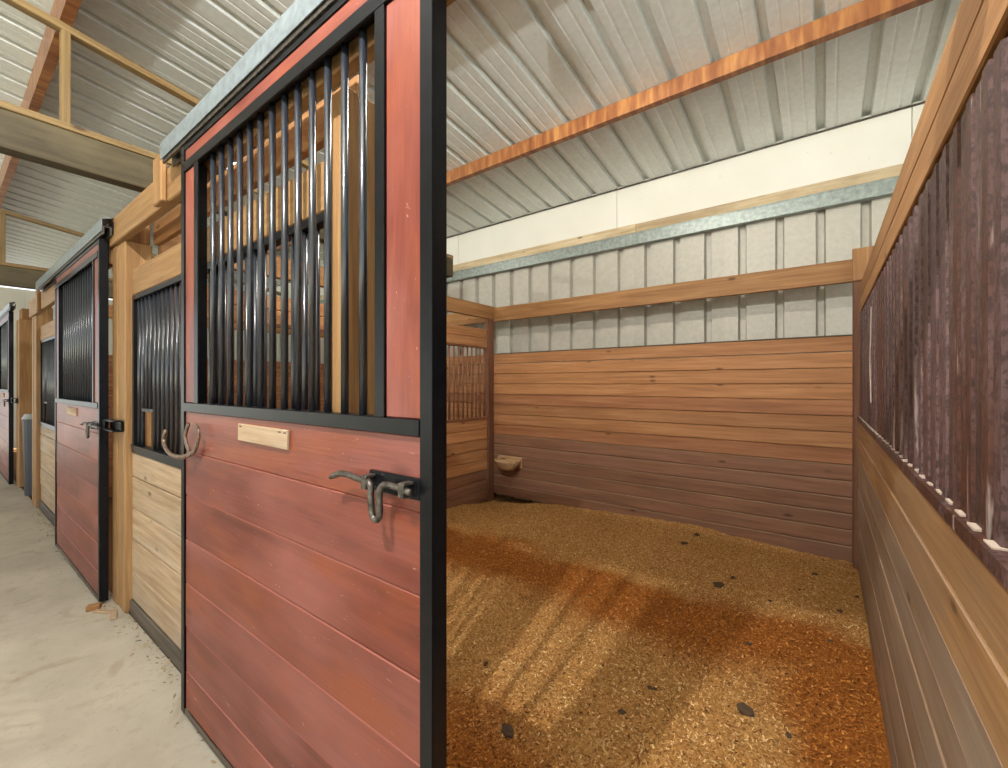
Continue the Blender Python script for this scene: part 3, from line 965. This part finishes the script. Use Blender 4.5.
# ------------------------------------------------------------------ bowl on the back wall
w = root('water_bowl', (-2.97, 4.15, 0.33), 'small dusty tan bowl fixed low on the back planks', 'bowl')
bm = bmesh.new()
seg = 20
rings = []
prof = [(0.02, 0.0), (0.075, 0.012), (0.115, 0.05), (0.140, 0.105), (0.150, 0.130), (0.138, 0.133), (0.118, 0.085), (0.06, 0.05), (0.0, 0.045)]
for rr, zz in prof:
    rings.append([bm.verts.new((-2.97 + 1.15 * rr * math.cos(a), 4.03 + 0.82 * rr * math.sin(a), 0.335 + zz)) for a in [2 * math.pi * k / seg for k in range(seg)]])
for i in range(len(rings) - 1):
    for k in range(seg):
        try: bm.faces.new((rings[i][k], rings[i][(k + 1) % seg], rings[i + 1][(k + 1) % seg], rings[i + 1][k]))
        except ValueError: pass
bmesh.ops.remove_doubles(bm, verts=bm.verts, dist=1e-5)
bmesh.ops.recalc_face_normals(bm, faces=bm.faces)
from_bm('basin', bm, M['bowl'], w, smooth=True)
bm = bmesh.new()
bx(bm, (-3.08, 4.115, 0.36), (-2.83, 4.148, 0.492), 0.012)
from_bm('back_plate', bm, M['bowl'], w)
bm = bmesh.new()
tube(bm, spline([(-3.05, 4.10, 0.475), (-3.10, 4.08, 0.482), (-3.135, 4.06, 0.470)], 4), [0.02] * 7 + [0.014, 0.008], 8)
from_bm('spout', bm, M['bowl'], w, smooth=True)
bm = bmesh.new()
bx(bm, (-3.02, 3.99, 0.405), (-2.90, 4.11, 0.415), 0.004)
from_bm('paddle', bm, M['bowl'], w)

# ------------------------------------------------------------------ bin, loose scraps
b = root('waste_bin', (-7.75, 0.79, 0), 'dark grey lidded bin in the recess before the far door', 'bin')
bm = bmesh.new()
bmesh.ops.create_cone(bm, cap_ends=True, segments=18, radius1=0.12, radius2=0.14, depth=0.92, matrix=Matrix.Translation((-7.75, 0.79, 0.46)))
from_bm('bin_body', bm, M['bin'], b)
bm = bmesh.new()
bmesh.ops.create_cone(bm, cap_ends=True, segments=18, radius1=0.148, radius2=0.12, depth=0.06, matrix=Matrix.Translation((-7.75, 0.79, 0.955)))
bmesh.ops.create_cone(bm, cap_ends=True, segments=10, radius1=0.05, radius2=0.04, depth=0.03, matrix=Matrix.Translation((-7.75, 0.79, 0.998)))
from_bm('bin_lid', bm, M['lamp_house'], b)

def scrap(name, x, y, z, L, wd, th, rz, ry, mat, label, cat, group):
    bm = bmesh.new(); bx(bm, (-L / 2, -wd / 2, 0), (L / 2, wd / 2, th), 0.002)
    for v in bm.verts: v.co.y += 0.18 * wd * math.sin(v.co.x / L * 5)
    o = from_bm(name, bm, mat)
    o.location = (x, y, z); o.rotation_euler = (0, ry, rz)
    tag(o, label, cat, group)
scrap('wood_scrap', -3.40, 0.61, 0.002, 0.13, 0.025, 0.012, 0.5, 0.0, M['pale_board'], 'longest tan wood scrap at the foot of the double post', 'scrap', 'wood scraps at the post')
scrap('wood_scrap', -3.50, 0.58, 0.002, 0.06, 0.04, 0.03, 1.1, 0.0, M['beam_gold'], 'chunky brown wood scrap under the second door corner', 'scrap', 'wood scraps at the post')
scrap('wood_scrap', -3.30, 0.63, 0.002, 0.09, 0.03, 0.015, -0.3, 0.0, M['pale_board'], 'small tan wood scrap by the fixed panel sill', 'scrap', 'wood scraps at the post')
# scattered shavings along the sill on the concrete
def flakes(n, fx, size, mat, name, label, cat=None):
    V = np.zeros((n * 4, 3), np.float32)
    p = fx(n)
    L = rng.uniform(*size, n); wd = L * rng.uniform(0.22, 0.5, n)
    th = rng.uniform(0, 2 * math.pi, n)
    ti = rng.normal(0, 0.35, n); ti2 = rng.normal(0, 0.35, n)
    ux = np.stack([np.cos(th), np.sin(th), np.sin(ti)], 1) * L[:, None] / 2
    uy = np.stack([-np.sin(th), np.cos(th), np.sin(ti2)], 1) * wd[:, None] / 2
    V[0::4] = p - ux - uy; V[1::4] = p + ux - uy; V[2::4] = p + ux + uy; V[3::4] = p - ux + uy
    me = bpy.data.meshes.new(name)
    me.vertices.add(n * 4); me.vertices.foreach_set('co', V.ravel())
    me.loops.add(n * 4); me.loops.foreach_set('vertex_index', np.arange(n * 4, dtype=np.int32))
    me.polygons.add(n); me.polygons.foreach_set('loop_start', np.arange(0, n * 4, 4, dtype=np.int32))
    me.update(); me.validate()
    me.materials.append(mat)
    o = bpy.data.objects.new(name, me); C.objects.link(o)
    tag(o, label, cat, None, 'stuff')
    return o

# ------------------------------------------------------------------ bedding
def smooth(a, b, x):
    t = np.clip((x - a) / (b - a), 0, 1)
    return t * t * (3 - 2 * t)
_gn = rng.normal(0, 1, (60, 60))
def vnoise(x, y, s):
    x = (x + 20) * s; y = (y + 20) * s
    xi = np.floor(x).astype(int); yi = np.floor(y).astype(int)
    fx = x - xi; fy = y - yi
    fx = fx * fx * (3 - 2 * fx); fy = fy * fy * (3 - 2 * fy)
    g = lambda i, j: _gn[i % 60, j % 60]
    return (g(xi, yi) * (1 - fx) + g(xi + 1, yi) * fx) * (1 - fy) + (g(xi, yi + 1) * (1 - fx) + g(xi + 1, yi + 1) * fx) * fy
def bed_z(x, y):
    z = 0.06 * np.exp(-((x + 1.2) / 1.0) ** 2) * smooth(3.3, 4.15, y)
    z = z - 0.075 * smooth(-2.3, -3.2, x) * smooth(3.3, 4.1, y)
    z = z + 0.008 * vnoise(x, y, 2.3) + 0.005 * vnoise(x, y, 6.1) + 0.003 * vnoise(x, y, 17)
    return z - 0.01 * smooth(1.0, 0.7, y)
nx, ny = 200, 200
gx = np.linspace(XL - 0.0, XR, nx); gy = np.linspace(0.76, YB - 0.002, ny)
GX, GY = np.meshgrid(gx, gy, indexing='ij')
GZ = bed_z(GX, GY) + rng.normal(0, 0.0022, GX.shape)
idx = np.arange(nx * ny).reshape(nx, ny)
q = np.stack([idx[:-1, :-1], idx[1:, :-1], idx[1:, 1:], idx[:-1, 1:]], -1).reshape(-1, 4)
me = bpy.data.meshes.new('bedding')
me.from_pydata(np.stack([GX, GY, GZ], -1).reshape(-1, 3).tolist(), [], q.tolist())
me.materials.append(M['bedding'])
for p_ in me.polygons: p_.use_smooth = True
bed = bpy.data.objects.new('bedding', me); C.objects.link(bed)
tag(bed, 'orange tan pine shaving bedding over the stall floor', 'bedding', None, 'stuff')
def spread(n):
    x = rng.uniform(XL + 0.02, XR - 0.015, n)
    y = 0.775 + (YB - 0.80) * rng.uniform(0, 1, n)
    return np.stack([x, y, bed_z(x, y) + rng.uniform(0.000, 0.007, n)], 1)
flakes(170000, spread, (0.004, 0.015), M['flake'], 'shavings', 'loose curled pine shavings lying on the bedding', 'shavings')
def spread2(n):
    x = rng.uniform(-6.8, -0.3, n)
    y = 0.698 - np.abs(rng.normal(0, 0.05, n))
    return np.stack([x, y, np.full(n, 0.004)], 1)
flakes(900, spread2, (0.006, 0.02), M['flake_dry'], 'shavings', 'few pine shavings strewn along the stall sills', 'shavings')

# dark clods on the bedding
cl = []
for k in range(4):
    bm = bmesh.new()
    bmesh.ops.create_icosphere(bm, subdivisions=2, radius=1.0)
    for v in bm.verts:
        v.co *= 1 + 0.25 * math.sin(5 * v.co.x + k) * math.cos(4 * v.co.y + 2 * k) + random.uniform(-0.1, 0.1)
    me = bpy.data.meshes.new('dirt_clod'); bm.to_mesh(me); bm.free(); me.materials.append(M['clod'])
    cl.append(me)
def clod(x, y, r, label):
    o = bpy.data.objects.new('dirt_clod', cl[random.randrange(4)])
    z = float(bed_z(np.array([x]), np.array([y]))[0])
    o.location = (x, y, z + 0.25 * r); o.scale = (r * 1.3, r, r * 0.55); o.rotation_euler = (0, 0, random.uniform(0, 6))
    C.objects.link(o)
    tag(o, label, 'clod', 'dark clods on the bedding')
CLODS = [(745, 711, 0.028, 'largest dark clod, on the pale bedding near the front'), (719, 585, 0.030, 'dark clod in the middle of the stall bedding'),
         (733, 577, 0.018, 'small dark clod just behind the middle clod'), (508, 735, 0.026, 'dark clod low left beside the door frame'),
         (697, 542, 0.024, 'dark clod near the back boards, left one'), (684, 548, 0.022, 'dark clod near the back boards, right one')]
for px, py, rr, lb in CLODS:
    a = (px - 504) / 428.5; d = 1.35 / ((py - 384) / 428.5)
    clod((a * 0.80034 - 0.59955) * d, (a * 0.59955 + 0.80034) * d, rr, lb)
for px, py in ((748, 643), (655, 690), (650, 689), (861, 600), (823, 561), (815, 575), (735, 741), (789, 735), (486, 663), (622, 716), (590, 597), (800, 590), (840, 612), (770, 600), (830, 640), (705, 640)):
    a = (px - 504) / 428.5; d = 1.35 / ((py - 384) / 428.5)
    clod(min((a * 0.80034 - 0.59955) * d, XR - 0.03), (a * 0.59955 + 0.80034) * d, random.uniform(0.008, 0.015), 'tiny dark clod scattered on the stall bedding')

# ------------------------------------------------------------------ lamps
LX, LY, LZ = -0.80, -0.58, 3.30
lp = root('aisle_lamp', (LX, LY, LZ), 'bare bulb lamp hung on a rod under the aisle roof', 'lamp')
bm = bmesh.new()
bmesh.ops.create_cone(bm, cap_ends=True, segments=16, radius1=0.045, radius2=0.035, depth=0.10, matrix=Matrix.Translation((LX, LY, LZ + 0.19)))
from_bm('lamp_housing', bm, M['lamp_house'], lp)
bar('hanger_rod', lp, (LX, LY, LZ + 0.24), (LX, LY, roof_z(LY)), 0.008, M['lamp_house'])
bm = bmesh.new()
bmesh.ops.create_uvsphere(bm, u_segments=16, v_segments=10, radius=0.05, matrix=Matrix.Translation((LX, LY, LZ + 0.10)) @ Matrix.Diagonal((1, 1, 1.2, 1)))
from_bm('bulb', bm, M['lamp_glow'], lp, smooth=True)
ld = bpy.data.lights.new('aisle_lamp_light', 'POINT')
ld.energy = 205
ld.color = (1.0, 0.98, 0.95)
ld.shadow_soft_size = 0.018
lo = bpy.data.objects.new('aisle_lamp_light', ld)
lo.location = (LX, LY, LZ)
attach(lo, lp)

def stall_lamp(x, label, power):
    y, z = 1.83, 3.50
    sl = root('stall_lamp', (x, y, z), label, 'lamp', 'bulb lamps under the stall roof')
    bm = bmesh.new()
    bmesh.ops.create_cone(bm, cap_ends=True, segments=14, radius1=0.032, radius2=0.026, depth=0.05, matrix=Matrix.Translation((x, y, z + 0.095)))
    from_bm('lamp_socket', bm, M['lamp_house'], sl)
    bm = bmesh.new()
    bmesh.ops.create_uvsphere(bm, u_segments=14, v_segments=10, radius=0.033, matrix=Matrix.Translation((x, y, z + 0.066)) @ Matrix.Diagonal((1, 1, 1.25, 1)))
    from_bm('bulb', bm, M['bulb_glow'], sl, smooth=True)
    d = bpy.data.lights.new('stall_lamp_light', 'POINT')
    d.energy = power
    d.color = (1.0, 0.93, 0.83)
    d.shadow_soft_size = 0.022
    o = bpy.data.objects.new('stall_lamp_light', d)
    o.location = (x, y, z + 0.012)
    attach(o, sl)
    bm = bmesh.new()
    bmesh.ops.create_cone(bm, cap_ends=False, segments=20, radius1=0.125, radius2=0.03, depth=0.085, matrix=Matrix.Translation((x, y, z + 0.055)))
    bmesh.ops.solidify(bm, geom=bm.faces[:], thickness=0.002)
    from_bm('added_lamp_shade', bm, M['lamp_house'], sl, smooth=True)  # unseen shade, added to keep the bulb's light off the roof
stall_lamp(-1.30, 'bare bulb lamp under the purlin inside the open stall', 78)
stall_lamp(-4.72, 'bare bulb lamp glowing in the second stall behind the bars', 45)
